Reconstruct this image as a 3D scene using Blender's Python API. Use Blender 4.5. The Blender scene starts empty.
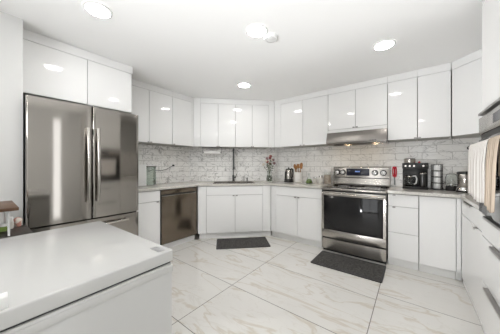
import bpy, bmesh, math, random
from mathutils import Vector, Matrix
PI = math.pi
R2 = math.sqrt(2)
sc = bpy.context.scene
C = sc.collection

# ------------------------------------------------------------------ camera, world, light, exposure
cam_d = bpy.data.cameras.new('camera')
cam_d.sensor_width = 36.0
cam_d.lens = 210.2 / 500 * 36.0
cam_d.shift_y = -0.0026
cam_d.clip_start = 0.02
cam = bpy.data.objects.new('camera', cam_d)
C.objects.link(cam)
cam.location = (0, 0, 1.243)
cam.rotation_euler = (PI / 2, 0, math.radians(37.644))
sc.camera = cam

world = bpy.data.worlds.new('world')
sc.world = world
world.use_nodes = True
bgn = world.node_tree.nodes['Background']
bgn.inputs[0].default_value = (0.96, 0.98, 1.0, 1)
bgn.inputs[1].default_value = 3.6

sc.view_settings.view_transform = 'Standard'
sc.view_settings.look = 'None'
sc.view_settings.gamma = 1.0
sc.view_settings.use_curve_mapping = False
sc.view_settings.exposure = -0.36
LAMP = 100.0     # radiance of the downlight diffusers
sc.cycles.diffuse_bounces = 8
sc.cycles.max_bounces = 14

def portal(name, loc, rot, sx, sy):
    d = bpy.data.lights.new(name, 'AREA')
    d.shape = 'RECTANGLE'
    d.size, d.size_y = sx, sy
    d.cycles.is_portal = True
    o = bpy.data.objects.new(name, d)
    C.objects.link(o)
    o.location, o.rotation_euler = loc, rot
# portals for daylight through the two added windows out of view
portal('window_portal', (0.13, -3.22, 1.2), (PI / 2, 0, PI), 1.7, 2.2)
portal('window_portal', (1.05, 0.82, 1.2), (PI / 2, 0, PI / 2), 0.2, 2.1)

# added area light aimed at the ceiling, in place of room bounce
ul_d = bpy.data.lights.new('added_uplight', 'AREA')
ul_d.shape = 'RECTANGLE'; ul_d.size, ul_d.size_y = 0.85, 0.45
ul_d.energy = 62.0
ul_d.spread = math.radians(84)
ul_d.color = (0.97, 0.985, 1.0)
ul_o = bpy.data.objects.new('added_uplight', ul_d)
C.objects.link(ul_o)
ul_o.location = (-1.15, -2.2, 0.30)
ul_o.rotation_euler = (Vector((-0.15, 1.2, 2.47)) - Vector(ul_o.location)).to_track_quat('-Z', 'Y').to_euler()

sl_d = bpy.data.lights.new('added_side_fill', 'AREA')  # added area light that brightens the left wall cabinets
sl_d.shape = 'RECTANGLE'; sl_d.size, sl_d.size_y = 1.0, 0.5
sl_d.energy = 6.0
sl_d.spread = math.radians(55)
sl_d.color = (0.97, 0.985, 1.0)
sl_o = bpy.data.objects.new('added_side_fill', sl_d)
C.objects.link(sl_o)
sl_o.location = (-0.50, -2.90, 2.10)
sl_o.rotation_euler = (Vector((-3.2, 1.9, 2.0)) - Vector(sl_o.location)).to_track_quat('-Z', 'Y').to_euler()

# ------------------------------------------------------------------ measures (metres)
ZC = 2.472           # ceiling
WL, WR, WB, WF = -3.46, 1.02, 3.78, -3.25     # wall faces: left, right, range wall, behind the camera
WS = 4.236           # corner wall: (-x+y)/sqrt2
XL, SB, YB, XR = -2.848, 3.605, 3.139, 0.415  # base fronts
XLU, SU, YU = -3.125, 3.896, 3.439            # wall-cabinet fronts
ZU, ZT = 1.589, 2.381
ZCT0, ZCT = 0.902, 0.935

# ------------------------------------------------------------------ materials
MATS = {}
def nodes_of(m):
    m.use_nodes = True
    return m.node_tree, m.node_tree.nodes['Principled BSDF']

def mat(name, col, rough=0.5, metal=0.0, spec=0.5, trans=0.0, ior=1.45, emis=None, es=0.0, coat=0.0, bump=None, alpha=1.0):
    m = bpy.data.materials.new(name)
    nt, b = nodes_of(m)
    b.inputs['Base Color'].default_value = (*col, 1)
    b.inputs['Roughness'].default_value = rough
    b.inputs['Metallic'].default_value = metal
    b.inputs['Specular IOR Level'].default_value = spec
    b.inputs['Transmission Weight'].default_value = trans
    b.inputs['IOR'].default_value = ior
    b.inputs['Coat Weight'].default_value = coat
    if emis:
        b.inputs['Emission Color'].default_value = (*emis, 1)
        b.inputs['Emission Strength'].default_value = es
    # a faint procedural variation so no surface is dead flat
    tc = nt.nodes.new('ShaderNodeTexCoord')
    n = nt.nodes.new('ShaderNodeTexNoise')
    n.inputs['Scale'].default_value = bump[0] if bump else 6.0
    n.inputs['Detail'].default_value = 4
    if bump and len(bump) > 2:
        mp = nt.nodes.new('ShaderNodeMapping')
        mp.inputs['Scale'].default_value = bump[2]
        nt.links.new(tc.outputs['Object'], mp.inputs[0])
        nt.links.new(mp.outputs[0], n.inputs['Vector'])
    else:
        nt.links.new(tc.outputs['Object'], n.inputs['Vector'])
    if bump:
        bp = nt.nodes.new('ShaderNodeBump')
        bp.inputs['Strength'].default_value = bump[1]
        bp.inputs['Distance'].default_value = 0.01
        nt.links.new(n.outputs['Fac'], bp.inputs['Height'])
        nt.links.new(bp.outputs[0], b.inputs['Normal'])
    else:
        mr = nt.nodes.new('ShaderNodeMapRange')
        mr.inputs['To Min'].default_value = max(0, rough - 0.02)
        mr.inputs['To Max'].default_value = min(1, rough + 0.02)
        nt.links.new(n.outputs['Fac'], mr.inputs['Value'])
        nt.links.new(mr.outputs[0], b.inputs['Roughness'])
    MATS[name] = m
    return m

def two_tone(name, c1, c2, scale, rough, stretch=(1, 1, 1), lo=0.4, hi=0.6, metal=0.0, bump=0.0, detail=6):
    """noise mix of two colours"""
    m = bpy.data.materials.new(name)
    nt, b = nodes_of(m)
    tc = nt.nodes.new('ShaderNodeTexCoord')
    mp = nt.nodes.new('ShaderNodeMapping')
    mp.inputs['Scale'].default_value = stretch
    n = nt.nodes.new('ShaderNodeTexNoise')
    n.inputs['Scale'].default_value = scale
    n.inputs['Detail'].default_value = detail
    r = nt.nodes.new('ShaderNodeValToRGB')
    r.color_ramp.elements[0].position = lo
    r.color_ramp.elements[1].position = hi
    r.color_ramp.elements[0].color = (*c1, 1)
    r.color_ramp.elements[1].color = (*c2, 1)
    L = nt.links.new
    L(tc.outputs['Object'], mp.inputs[0]); L(mp.outputs[0], n.inputs['Vector'])
    L(n.outputs['Fac'], r.inputs[0]); L(r.outputs[0], b.inputs['Base Color'])
    b.inputs['Roughness'].default_value = rough
    b.inputs['Metallic'].default_value = metal
    if bump:
        bp = nt.nodes.new('ShaderNodeBump')
        bp.inputs['Strength'].default_value = bump
        bp.inputs['Distance'].default_value = 0.01
        L(n.outputs['Fac'], bp.inputs['Height']); L(bp.outputs[0], b.inputs['Normal'])
    MATS[name] = m
    return m

def math_n(nt, op, a, b=None, c=None):
    n = nt.nodes.new('ShaderNodeMath')
    n.operation = op
    for i, v in enumerate((a, b, c)):
        if v is None: continue
        if isinstance(v, (int, float)): n.inputs[i].default_value = v
        else: nt.links.new(v, n.inputs[i])
    return n.outputs[0]

def mixc(nt, fac, a, b):
    n = nt.nodes.new('ShaderNodeMix')
    n.data_type = 'RGBA'
    if isinstance(fac, (int, float)): n.inputs[0].default_value = fac
    else: nt.links.new(fac, n.inputs[0])
    for i, v in ((6, a), (7, b)):
        if isinstance(v, tuple): n.inputs[i].default_value = (*v, 1)
        else: nt.links.new(v, n.inputs[i])
    return n.outputs[2]

def vein(nt, vec, scale, width, stretch, rot, distort=1.2, detail=5):
    """thin wandering lines: 1 on the vein, 0 off it"""
    mp = nt.nodes.new('ShaderNodeMapping')
    mp.inputs['Rotation'].default_value = (0, 0, rot)
    mp.inputs['Scale'].default_value = stretch
    nt.links.new(vec, mp.inputs[0])
    n = nt.nodes.new('ShaderNodeTexNoise')
    n.inputs['Scale'].default_value = scale
    n.inputs['Detail'].default_value = detail
    n.inputs['Distortion'].default_value = distort
    nt.links.new(mp.outputs[0], n.inputs['Vector'])
    d = math_n(nt, 'ABSOLUTE', math_n(nt, 'SUBTRACT', n.outputs['Fac'], 0.5))
    mr = nt.nodes.new('ShaderNodeMapRange')
    mr.inputs['From Min'].default_value = 0.0
    mr.inputs['From Max'].default_value = width
    mr.inputs['To Min'].default_value = 1.0
    mr.inputs['To Max'].default_value = 0.0
    mr.interpolation_type = 'SMOOTHSTEP'
    nt.links.new(d, mr.inputs['Value'])
    return mr.outputs[0]

def floor_material():
    m = bpy.data.materials.new('marble_floor_tile')
    nt, b = nodes_of(m)
    L = nt.links.new
    tc = nt.nodes.new('ShaderNodeTexCoord')
    sp = nt.nodes.new('ShaderNodeSeparateXYZ')
    L(tc.outputs['Object'], sp.inputs[0])
    u = math_n(nt, 'DIVIDE', math_n(nt, 'ADD', sp.outputs[0], 1.485), 1.22)
    col = math_n(nt, 'FLOOR', u)
    # the column in front of the stove is laid with its joints shifted
    sh = math_n(nt, 'MULTIPLY', math_n(nt, 'COMPARE', col, 1.0, 0.1), 0.2)
    v = math_n(nt, 'SUBTRACT', math_n(nt, 'DIVIDE', math_n(nt, 'SUBTRACT', sp.outputs[1], 1.62), 0.64), sh)
    row = math_n(nt, 'FLOOR', v)
    fu = math_n(nt, 'SUBTRACT', u, col)
    fv = math_n(nt, 'SUBTRACT', v, row)
    du = math_n(nt, 'MULTIPLY', math_n(nt, 'MINIMUM', fu, math_n(nt, 'SUBTRACT', 1.0, fu)), 1.22)
    dv = math_n(nt, 'MULTIPLY', math_n(nt, 'MINIMUM', fv, math_n(nt, 'SUBTRACT', 1.0, fv)), 0.64)
    grout = math_n(nt, 'LESS_THAN', math_n(nt, 'MINIMUM', du, dv), 0.0032)
    # each tile takes its own stretch of marble
    cb = nt.nodes.new('ShaderNodeCombineXYZ')
    L(math_n(nt, 'ADD', sp.outputs[0], math_n(nt, 'MULTIPLY', row, 3.7)), cb.inputs[0])
    L(math_n(nt, 'ADD', sp.outputs[1], math_n(nt, 'MULTIPLY', col, 5.3)), cb.inputs[1])
    v1 = vein(nt, cb.outputs[0], 1.5, 0.022, (0.55, 2.1, 1), math.radians(-32), 1.0, 6)
    v2 = vein(nt, cb.outputs[0], 2.6, 0.016, (0.6, 2.0, 1), math.radians(-40), 1.6, 6)
    nz = nt.nodes.new('ShaderNodeTexNoise')
    nz.inputs['Scale'].default_value = 1.6
    nz.inputs['Detail'].default_value = 5
    L(cb.outputs[0], nz.inputs['Vector'])
    base = mixc(nt, nz.outputs['Fac'], (0.75, 0.74, 0.715), (0.65, 0.635, 0.605))
    base = mixc(nt, math_n(nt, 'MULTIPLY', v1, 0.52), base, (0.52, 0.45, 0.36))
    base = mixc(nt, math_n(nt, 'MULTIPLY', v2, 0.2), base, (0.50, 0.46, 0.40))
    base = mixc(nt, grout, base, (0.16, 0.15, 0.14))
    L(base, b.inputs['Base Color'])
    L(math_n(nt, 'MULTIPLY_ADD', grout, 0.5, 0.07), b.inputs['Roughness'])
    return m

def splash_material(name, dark):
    m = bpy.data.materials.new(name)
    nt, b = nodes_of(m)
    L = nt.links.new
    uv = nt.nodes.new('ShaderNodeTexCoord').outputs['UV']
    br = nt.nodes.new('ShaderNodeTexBrick')
    br.inputs['Scale'].default_value = 1
    br.inputs['Brick Width'].default_value = 0.305
    br.inputs['Row Height'].default_value = 0.098
    br.inputs['Mortar Size'].default_value = 0.0022
    br.inputs['Mortar Smooth'].default_value = 0.2
    br.inputs['Color1'].default_value = (0.0, 0, 0, 1)
    br.inputs['Color2'].default_value = (1, 1, 1, 1)
    br.offset = 0.5
    L(uv, br.inputs['Vector'])
    sp = nt.nodes.new('ShaderNodeSeparateColor')
    L(br.outputs['Color'], sp.inputs[0])
    # each tile samples its own marble
    ad = nt.nodes.new('ShaderNodeVectorMath'); ad.operation = 'ADD'
    cb = nt.nodes.new('ShaderNodeCombineXYZ')
    L(math_n(nt, 'MULTIPLY', sp.outputs[0], 4.0), cb.inputs[0]); L(math_n(nt, 'MULTIPLY', sp.outputs[0], 7.0), cb.inputs[1])
    L(uv, ad.inputs[0]); L(cb.outputs[0], ad.inputs[1])
    v1 = vein(nt, ad.outputs[0], 2.6, 0.020, (1.0, 1.7, 1), 0.6, 2.2, 6)
    v2 = vein(nt, ad.outputs[0], 4.5, 0.018, (1.0, 1.2, 1), -0.7, 1.5, 5)
    nz = nt.nodes.new('ShaderNodeTexNoise')
    nz.inputs['Scale'].default_value = 7
    nz.inputs['Detail'].default_value = 5
    L(ad.outputs[0], nz.inputs['Vector'])
    base = mixc(nt, nz.outputs['Fac'], (0.93, 0.92, 0.90), (0.84, 0.83, 0.81))
    base = mixc(nt, math_n(nt, 'MULTIPLY', v1, 0.75 * dark), base, (0.26, 0.25, 0.24))
    base = mixc(nt, math_n(nt, 'MULTIPLY', v2, 0.3 * dark), base, (0.30, 0.27, 0.24))
    base = mixc(nt, br.outputs['Fac'], base, (0.36, 0.35, 0.33))
    L(base, b.inputs['Base Color'])
    L(math_n(nt, 'MULTIPLY_ADD', br.outputs['Fac'], 0.5, 0.1), b.inputs['Roughness'])
    bp = nt.nodes.new('ShaderNodeBump')
    bp.inputs['Strength'].default_value = 0.35
    bp.inputs['Distance'].default_value = 0.003
    bp.invert = True
    L(br.outputs['Fac'], bp.inputs['Height']); L(bp.outputs[0], b.inputs['Normal'])
    return m

def towel_material(name, base, stripe):
    m = bpy.data.materials.new(name)
    nt, b = nodes_of(m)
    L = nt.links.new
    tc = nt.nodes.new('ShaderNodeTexCoord')
    w = nt.nodes.new('ShaderNodeTexWave')
    w.inputs['Scale'].default_value = 7.0
    w.inputs['Distortion'].default_value = 0.6
    L(tc.outputs['UV'], w.inputs['Vector'])
    w2 = nt.nodes.new('ShaderNodeTexNoise')
    w2.inputs['Scale'].default_value = 90
    L(tc.outputs['UV'], w2.inputs['Vector'])
    r = nt.nodes.new('ShaderNodeValToRGB')
    r.color_ramp.elements[0].position = 0.72
    r.color_ramp.elements[1].position = 0.9
    r.color_ramp.elements[0].color = (0, 0, 0, 1)
    r.color_ramp.elements[1].color = (1, 1, 1, 1)
    L(w.outputs['Fac'], r.inputs[0])
    L(mixc(nt, r.outputs[0], base, stripe), b.inputs['Base Color'])
    b.inputs['Roughness'].default_value = 0.9
    b.inputs['Specular IOR Level'].default_value = 0.1
    bp = nt.nodes.new('ShaderNodeBump')
    bp.inputs['Strength'].default_value = 0.3
    bp.inputs['Distance'].default_value = 0.003
    L(w2.outputs['Fac'], bp.inputs['Height']); L(bp.outputs[0], b.inputs['Normal'])
    return m

M_ceil = mat('ceiling_paint', (0.88, 0.878, 0.872), 0.9, spec=0.1)
M_wall = mat('wall_paint', (0.60, 0.60, 0.59), 0.8, spec=0.2)
M_floor = floor_material()
M_splash_dark = splash_material('veined_marble_subway_tile', 1.0)
M_splash = splash_material('pale_marble_subway_tile', 0.55)
M_cab = mat('white_gloss_laminate', (0.84, 0.84, 0.835), 0.06, spec=0.5)
M_carc = mat('gap_shade_carcass_board', (0.40, 0.39, 0.37), 0.5)  # greyed so door gaps read dark; gap shade put into the colour
M_toe = mat('toe_kick_board', (0.78, 0.78, 0.77), 0.35)
M_counter = two_tone('speckled_quartz', (0.66, 0.64, 0.60), (0.52, 0.495, 0.455), 60, 0.12, lo=0.35, hi=0.7)
M_steel = mat('brushed_stainless', (0.48, 0.455, 0.425), 0.24, 1.0, bump=(14, 0.02, (1, 1, 40)))
M_fridge = mat('fridge_stainless', (0.34, 0.318, 0.292), 0.08, 1.0)
M_hood = mat('hood_stainless', (0.22, 0.205, 0.19), 0.28, 1.0, bump=(14, 0.02, (1, 1, 40)))
M_dish = mat('dark_stainless', (0.20, 0.165, 0.13), 0.20, 1.0)
def brush(m, an, rot):
    nt, b = nodes_of(m)
    t = nt.nodes.new('ShaderNodeTangent'); t.direction_type = 'RADIAL'; t.axis = 'Z'
    nt.links.new(t.outputs[0], b.inputs['Tangent'])
    b.inputs['Anisotropic'].default_value = an
    b.inputs['Anisotropic Rotation'].default_value = rot
for m_ in (M_fridge, M_dish): brush(m_, 0.6, 0.25)
M_chrome = mat('chrome', (0.75, 0.74, 0.73), 0.08, 1.0)
M_pull = mat('grey_metal_pull', (0.33, 0.32, 0.31), 0.35, 0.8)
M_darksteel = mat('gunmetal', (0.10, 0.10, 0.10), 0.3, 0.9)
M_blackglass = mat('black_glass', (0.012, 0.012, 0.013), 0.04)
M_black = mat('black_plastic', (0.018, 0.018, 0.018), 0.35)
M_gasket = mat('dark_rubber', (0.05, 0.05, 0.05), 0.7)
M_side = mat('grey_painted_steel', (0.16, 0.16, 0.16), 0.45)
M_enamel = mat('white_enamel', (0.53, 0.53, 0.52), 0.15)
M_mat_ = two_tone('charcoal_mat_weave', (0.030, 0.028, 0.027), (0.10, 0.095, 0.09), 60, 0.95, (1, 1, 1), 0.35, 0.7, bump=0.4)
M_white = mat('white_plastic', (0.80, 0.80, 0.79), 0.3)
M_ceramic = two_tone('marbled_ceramic', (0.80, 0.78, 0.75), (0.60, 0.58, 0.55), 9, 0.15, lo=0.45, hi=0.75)
M_wood = two_tone('spoon_wood', (0.25, 0.11, 0.035), (0.42, 0.20, 0.07), 10, 0.5, (1, 1, 0.2))
M_wood2 = two_tone('stained_shelf_wood', (0.085, 0.042, 0.022), (0.16, 0.085, 0.045), 8, 0.45, (4, 0.6, 4))
M_table = mat('dark_brown_tabletop', (0.030, 0.024, 0.021), 0.4)
M_glass = mat('clear_glass', (0.95, 0.97, 0.96), 0.02, trans=1.0, ior=1.3)
M_greenglass = mat('green_tinted_glass', (0.78, 0.86, 0.80), 0.05, trans=0.88, ior=1.3)
M_greenliq = mat('green_soap', (0.25, 0.36, 0.09), 0.1, trans=0.3, ior=1.33)
M_water = mat('vase_water', (0.55, 0.6, 0.5), 0.03, trans=0.85, ior=1.33)
M_leaf = two_tone('stem_green', (0.05, 0.07, 0.03), (0.12, 0.14, 0.07), 20, 0.6)
M_petal_r = two_tone('dusky_red_petal', (0.22, 0.06, 0.06), (0.36, 0.14, 0.12), 30, 0.7)
M_petal_w = two_tone('cream_petal', (0.62, 0.55, 0.45), (0.75, 0.70, 0.62), 30, 0.7)
M_petal_p = two_tone('mauve_petal', (0.22, 0.13, 0.14), (0.34, 0.23, 0.23), 30, 0.7)
M_red = mat('red_plastic', (0.55, 0.02, 0.04), 0.35)
M_spice = two_tone('spice_fill', (0.58, 0.47, 0.38), (0.72, 0.63, 0.54), 30, 0.8)
M_salt = two_tone('white_fill', (0.75, 0.74, 0.70), (0.66, 0.63, 0.57), 30, 0.8)
M_brown = two_tone('amber_fill', (0.20, 0.08, 0.02), (0.34, 0.15, 0.05), 12, 0.5)
M_pink = two_tone('pink_paper', (0.60, 0.30, 0.24), (0.75, 0.68, 0.62), 16, 0.7, lo=0.48, hi=0.52)
M_paper = mat('paper_towel', (0.84, 0.83, 0.81), 0.9, spec=0.1)
M_lamp = mat('lamp_glow', (1, 1, 1), 0.5, emis=(1.0, 0.975, 0.94), es=LAMP)
M_hoodlamp = mat('hood_lamp_glow', (1, 1, 1), 0.5, emis=(1.0, 0.74, 0.45), es=45.0)
M_display = mat('display_glass', (0.012, 0.014, 0.03), 0.06)
M_digit = mat('display_digits', (0.2, 0.3, 0.6), 0.3, emis=(0.25, 0.4, 0.9), es=0.8)
M_towel1 = towel_material('white_striped_towel', (0.82, 0.80, 0.77), (0.55, 0.49, 0.46))
M_towel2 = towel_material('beige_striped_towel', (0.56, 0.47, 0.38), (0.36, 0.29, 0.23))
M_badge = mat('grey_badge', (0.42, 0.42, 0.43), 0.3, 0.5)

# ------------------------------------------------------------------ mesh helpers
class MB:
    def __init__(s): s.bm = bmesh.new()
    def _add(s, other, M=None):
        me = bpy.data.meshes.new('tmp')
        other.to_mesh(me); other.free()
        if M is not None: me.transform(M)
        s.bm.from_mesh(me)
        bpy.data.meshes.remove(me)
        return s
    def box(s, x0, x1, y0, y1, z0, z1, bev=0.0, seg=2):
        b = bmesh.new()
        bmesh.ops.create_cube(b, size=1)
        for v in b.verts:
            v.co = Vector(((x0 + x1) / 2 + v.co.x * (x1 - x0), (y0 + y1) / 2 + v.co.y * (y1 - y0), (z0 + z1) / 2 + v.co.z * (z1 - z0)))
        if bev:
            bmesh.ops.bevel(b, geom=b.edges[:], offset=bev, segments=seg, affect='EDGES', profile=0.5)
        return s._add(b)
    def prism(s, pts, z0, z1, bev=0.0, M=None):
        """polygon in xy extruded in z"""
        b = bmesh.new()
        lo = [b.verts.new((x, y, z0)) for x, y in pts]
        f = b.faces.new(lo)
        r = bmesh.ops.extrude_face_region(b, geom=[f])
        bmesh.ops.translate(b, vec=(0, 0, z1 - z0), verts=[g for g in r['geom'] if isinstance(g, bmesh.types.BMVert)])
        bmesh.ops.recalc_face_normals(b, faces=b.faces[:])
        if bev:
            bmesh.ops.bevel(b, geom=[e for e in b.edges], offset=bev, segments=2, affect='EDGES', profile=0.5)
        return s._add(b, M)
    def prism_x(s, pts, x0, x1, bev=0.0):
        """polygon in (y,z) extruded along x"""
        M = Matrix(((0, 0, 1, 0), (1, 0, 0, 0), (0, 1, 0, 0), (0, 0, 0, 1)))
        return s.prism(pts, x0, x1, bev, M)
    def lathe(s, prof, cx=0, cy=0, n=28, M=None, cap=True):
        """profile [(r,z)...] bottom to top"""
        b = bmesh.new()
        rings = []
        for r, z in prof:
            r = max(r, 1e-4)
            rings.append([b.verts.new((cx + r * math.cos(2 * PI * i / n), cy + r * math.sin(2 * PI * i / n), z)) for i in range(n)])
        for a, c in zip(rings, rings[1:]):
            for i in range(n):
                b.faces.new((a[i], a[(i + 1) % n], c[(i + 1) % n], c[i]))
        if cap:
            b.faces.new(list(reversed(rings[0]))); b.faces.new(rings[-1])
        bmesh.ops.recalc_face_normals(b, faces=b.faces[:])
        for f in b.faces: f.smooth = len(f.verts) == 4
        return s._add(b, M)
    def cyl(s, p0, p1, r, n=16, r2=None):
        p0, p1 = Vector(p0), Vector(p1)
        d = p1 - p0
        q = Vector((0, 0, 1)).rotation_difference(d.normalized()).to_matrix().to_4x4()
        return s.lathe([(r, 0), (r if r2 is None else r2, d.length)], n=n, M=Matrix.Translation(p0) @ q)
    def tube(s, pts, r, n=10):
        pts = [Vector(p) for p in pts]
        b = bmesh.new()
        rings = []
        up = Vector((0, 0, 1))
        prev = None
        for i, p in enumerate(pts):
            t = (pts[min(i + 1, len(pts) - 1)] - pts[max(i - 1, 0)]).normalized()
            if prev is None:
                a = t.orthogonal().normalized()
            else:
                a = (prev - t * prev.dot(t)).normalized()
            prev = a
            c = t.cross(a)
            rr = r[i] if isinstance(r, (list, tuple)) else r
            rings.append([b.verts.new(p + (a * math.cos(2 * PI * k / n) + c * math.sin(2 * PI * k / n)) * rr) for k in range(n)])
        for A, B in zip(rings, rings[1:]):
            for k in range(n):
                b.faces.new((A[k], A[(k + 1) % n], B[(k + 1) % n], B[k]))
        b.faces.new(list(reversed(rings[0]))); b.faces.new(rings[-1])
        bmesh.ops.recalc_face_normals(b, faces=b.faces[:])
        for f in b.faces: f.smooth = len(f.verts) == 4
        return s._add(b)
    def ball(s, c, r, sz=(1, 1, 1), u=14, v=10):
        b = bmesh.new()
        bmesh.ops.create_uvsphere(b, u_segments=u, v_segments=v, radius=r)
        for q in b.verts: q.co = Vector((c[0] + q.co.x * sz[0], c[1] + q.co.y * sz[1], c[2] + q.co.z * sz[2]))
        for f in b.faces: f.smooth = True
        return s._add(b)
    def build(s, name, m, parent=None, label=None):
        me = bpy.data.meshes.new(name)
        s.bm.to_mesh(me); s.bm.free()
        me.set_sharp_from_angle(angle=math.radians(38))
        me.materials.append(m)
        o = bpy.data.objects.new(name, me)
        C.objects.link(o)
        if parent is not None: o.parent = parent
        if label: o['label'] = label
        return o

def rounded_rect(x0, x1, y0, y1, r, n=5):
    out = []
    for cx, cy, a in ((x1 - r, y1 - r, 0), (x0 + r, y1 - r, PI / 2), (x0 + r, y0 + r, PI), (x1 - r, y0 + r, 1.5 * PI)):
        for i in range(n + 1):
            t = a + PI / 2 * i / n
            out.append((cx + r * math.cos(t), cy + r * math.sin(t)))
    return out

def tag(o, label, cat, group=None, kind=None):
    o['label'] = label; o['category'] = cat
    if group: o['group'] = group
    if kind: o['kind'] = kind
    return o

def thing(name, label, cat, loc=(0, 0, 0), rotz=0.0, group=None):
    o = bpy.data.objects.new(name, None)
    C.objects.link(o)
    o.empty_display_size = 0.1
    o.location = loc; o.rotation_euler = (0, 0, rotz)
    return tag(o, label, cat, group)

def struct(o, label=None, cat=None):
    o['kind'] = 'structure'
    if label: o['label'] = label
    if cat: o['category'] = cat
    return o

def dup(root, loc, label=None, rotz=None):
    r = root.copy(); C.objects.link(r); r.location = loc
    if rotz is not None: r.rotation_euler = (0, 0, rotz)
    if label: r['label'] = label
    for ch in list(root.children):
        c = ch.copy(); C.objects.link(c); c.parent = r
        for g in list(ch.children):
            d = g.copy(); C.objects.link(d); d.parent = c
    return r

# ------------------------------------------------------------------ room shell
T = 0.12
struct(MB().box(WL - T, WR + T, WF - T, WB + T + 0.6, -0.1, 0.0).build('floor', M_floor), 'white marble floor of large glossy slabs with tan veins', 'floor')
struct(MB().box(WL - T, WR + T, WF - T, WB + T + 0.6, ZC, ZC + 0.1).build('ceiling', M_ceil), 'plain white ceiling', 'ceiling')
cLx, cLy = WL, WS * R2 + WL          # corner left wall / corner wall
cRx, cRy = WB - WS * R2, WB          # corner corner wall / range wall
wl = struct(MB().box(WL - T, WL, 0.234, cLy + 0.04, 0, ZC).build('wall_left', M_wall), 'white wall behind the fridge and dishwasher', 'wall')
wn = struct(MB().box(WL - T, -2.59, WF, 0.234, 0, ZC).build('wall_nook', M_wall), 'white wall end left of the fridge', 'wall')
ang = thing
wcm = MB()
wcm.prism([(cLx, cLy), (cRx, cRy), (cRx - 0.085, cRy + 0.085), (cLx - 0.085, cLy + 0.085)], 0, ZC)
wc = struct(wcm.build('wall_corner', M_wall), 'slanting white wall behind the sink', 'wall')
wb = struct(MB().box(cRx - 0.05, WR + T, WB, WB + T, 0, ZC).build('wall_back', M_wall), 'white wall behind the stove', 'wall')
wr = struct(MB().box(WR, WR + T, WF, 0.72, 0, ZC).box(WR, WR + T, 0.92, WB, 0, ZC).box(WR, WR + T, 0.72, 0.92, 0, 0.1).box(WR, WR + T, 0.72, 0.92, 2.25, ZC).build('wall_right', M_wall), 'white wall on the right', 'wall')
wfm = MB()
wy0, wy1 = WF - T, WF
wfm.box(-2.59, WR, wy0, wy1, 0, 0.1).box(-2.59, WR, wy0, wy1, 2.3, ZC)
wfm.box(-2.59, -0.72, wy0, wy1, 0.1, 2.3).box(0.98, WR, wy0, wy1, 0.1, 2.3)
struct(wfm.build('wall_front', M_wall), 'white wall with an added tall window opposite the sink', 'wall')
for i, x0 in enumerate((-0.72,)):  # unseen window added behind the camera to let daylight in
    f = MB()
    for a, b_ in ((0, 0.05), (1.65, 1.7), (0.82, 0.88)):
        f.box(x0 + a, x0 + b_, wy0 + 0.02, wy1 - 0.02, 0.1, 2.3)
    f.box(x0, x0 + 1.7, wy0 + 0.02, wy1 - 0.02, 0.1, 0.15).box(x0, x0 + 1.7, wy0 + 0.02, wy1 - 0.02, 2.25, 2.3)
    struct(f.build('window_%d' % (i + 1), M_white), 'added tall white framed window, unseen behind the photographer', 'window')

f = MB()  # unseen slit window added for the bright streak in the fridge door
f.box(WR + 0.02, WR + T - 0.02, 0.72, 0.74, 0.1, 2.25).box(WR + 0.02, WR + T - 0.02, 0.90, 0.92, 0.1, 2.25)
struct(f.build('window_2', M_white), 'added narrow side window in the right wall, out of view', 'window')

def splash(name, p0, p1, nrm, z0, z1, m, parent):
    """thin tiled slab; p0->p1 along the wall, nrm into the room"""
    p0, p1, nrm = Vector((*p0, 0)), Vector((*p1, 0)), Vector((*nrm, 0))
    bm = bmesh.new()
    uvl = bm.loops.layers.uv.new('UVMap')
    t = 0.012
    q = [p0, p1, p1 + nrm * t, p0 + nrm * t]
    lo = [bm.verts.new((v.x, v.y, z0)) for v in q]
    hi = [bm.verts.new((v.x, v.y, z1)) for v in q]
    fs = [bm.faces.new(lo[::-1]), bm.faces.new(hi)]
    for i in range(4): fs.append(bm.faces.new((lo[i], lo[(i + 1) % 4], hi[(i + 1) % 4], hi[i])))
    bmesh.ops.recalc_face_normals(bm, faces=bm.faces[:])
    d = (p1 - p0).normalized()
    for f in bm.faces:
        for l in f.loops:
            l[uvl].uv = ((l.vert.co - p0).dot(d) + 5.0, l.vert.co.z - ZCT + 5.0 * 0.098)
    me = bpy.data.meshes.new(name); bm.to_mesh(me); bm.free(); me.materials.append(m)
    o = bpy.data.objects.new(name, me); C.objects.link(o); o.parent = parent
    return o
ZS = ZU + 0.02
splash('backsplash', (WL, 1.0), (cLx, cLy), (1, 0), ZCT0, ZS, M_splash_dark, wl)
splash('backsplash', (cLx, cLy), (cRx, cRy), (1 / R2, -1 / R2), ZCT0, ZS, M_splash_dark, wc)
splash('backsplash', (cRx, cRy), (WR, WB), (0, -1), ZCT0, 1.80, M_splash, wb)
splash('backsplash', (WR, WB), (WR, 2.245), (-1, 0), ZCT0, ZS, M_splash, wr)

# ------------------------------------------------------------------ cabinets (local frame: x to the right, y into the wall, front at y=0)
G = 0.0028
def slab(name, x0, x1, z0, z1, root, y=0.0, th=0.019, m=None):
    return MB().box(x0 + G, x1 - G, y, y + th, z0 + G, z1 - G, 0.0015, 1).build(name, m or M_cab, root)
def edge_pull(x0, x1, z, parent, down=False, m=None):
    """lip pull hooked over a door edge"""
    s = -1 if down else 1
    b = MB()
    b.box(x0, x1, -0.020, 0.012, z + s * 0.0005, z + s * 0.0022)
    b.box(x0, x1, -0.022, -0.019, min(z - s * 0.014, z + s * 0.002), max(z - s * 0.014, z + s * 0.002))
    return b.build('handle', m or M_pull, parent)

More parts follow.
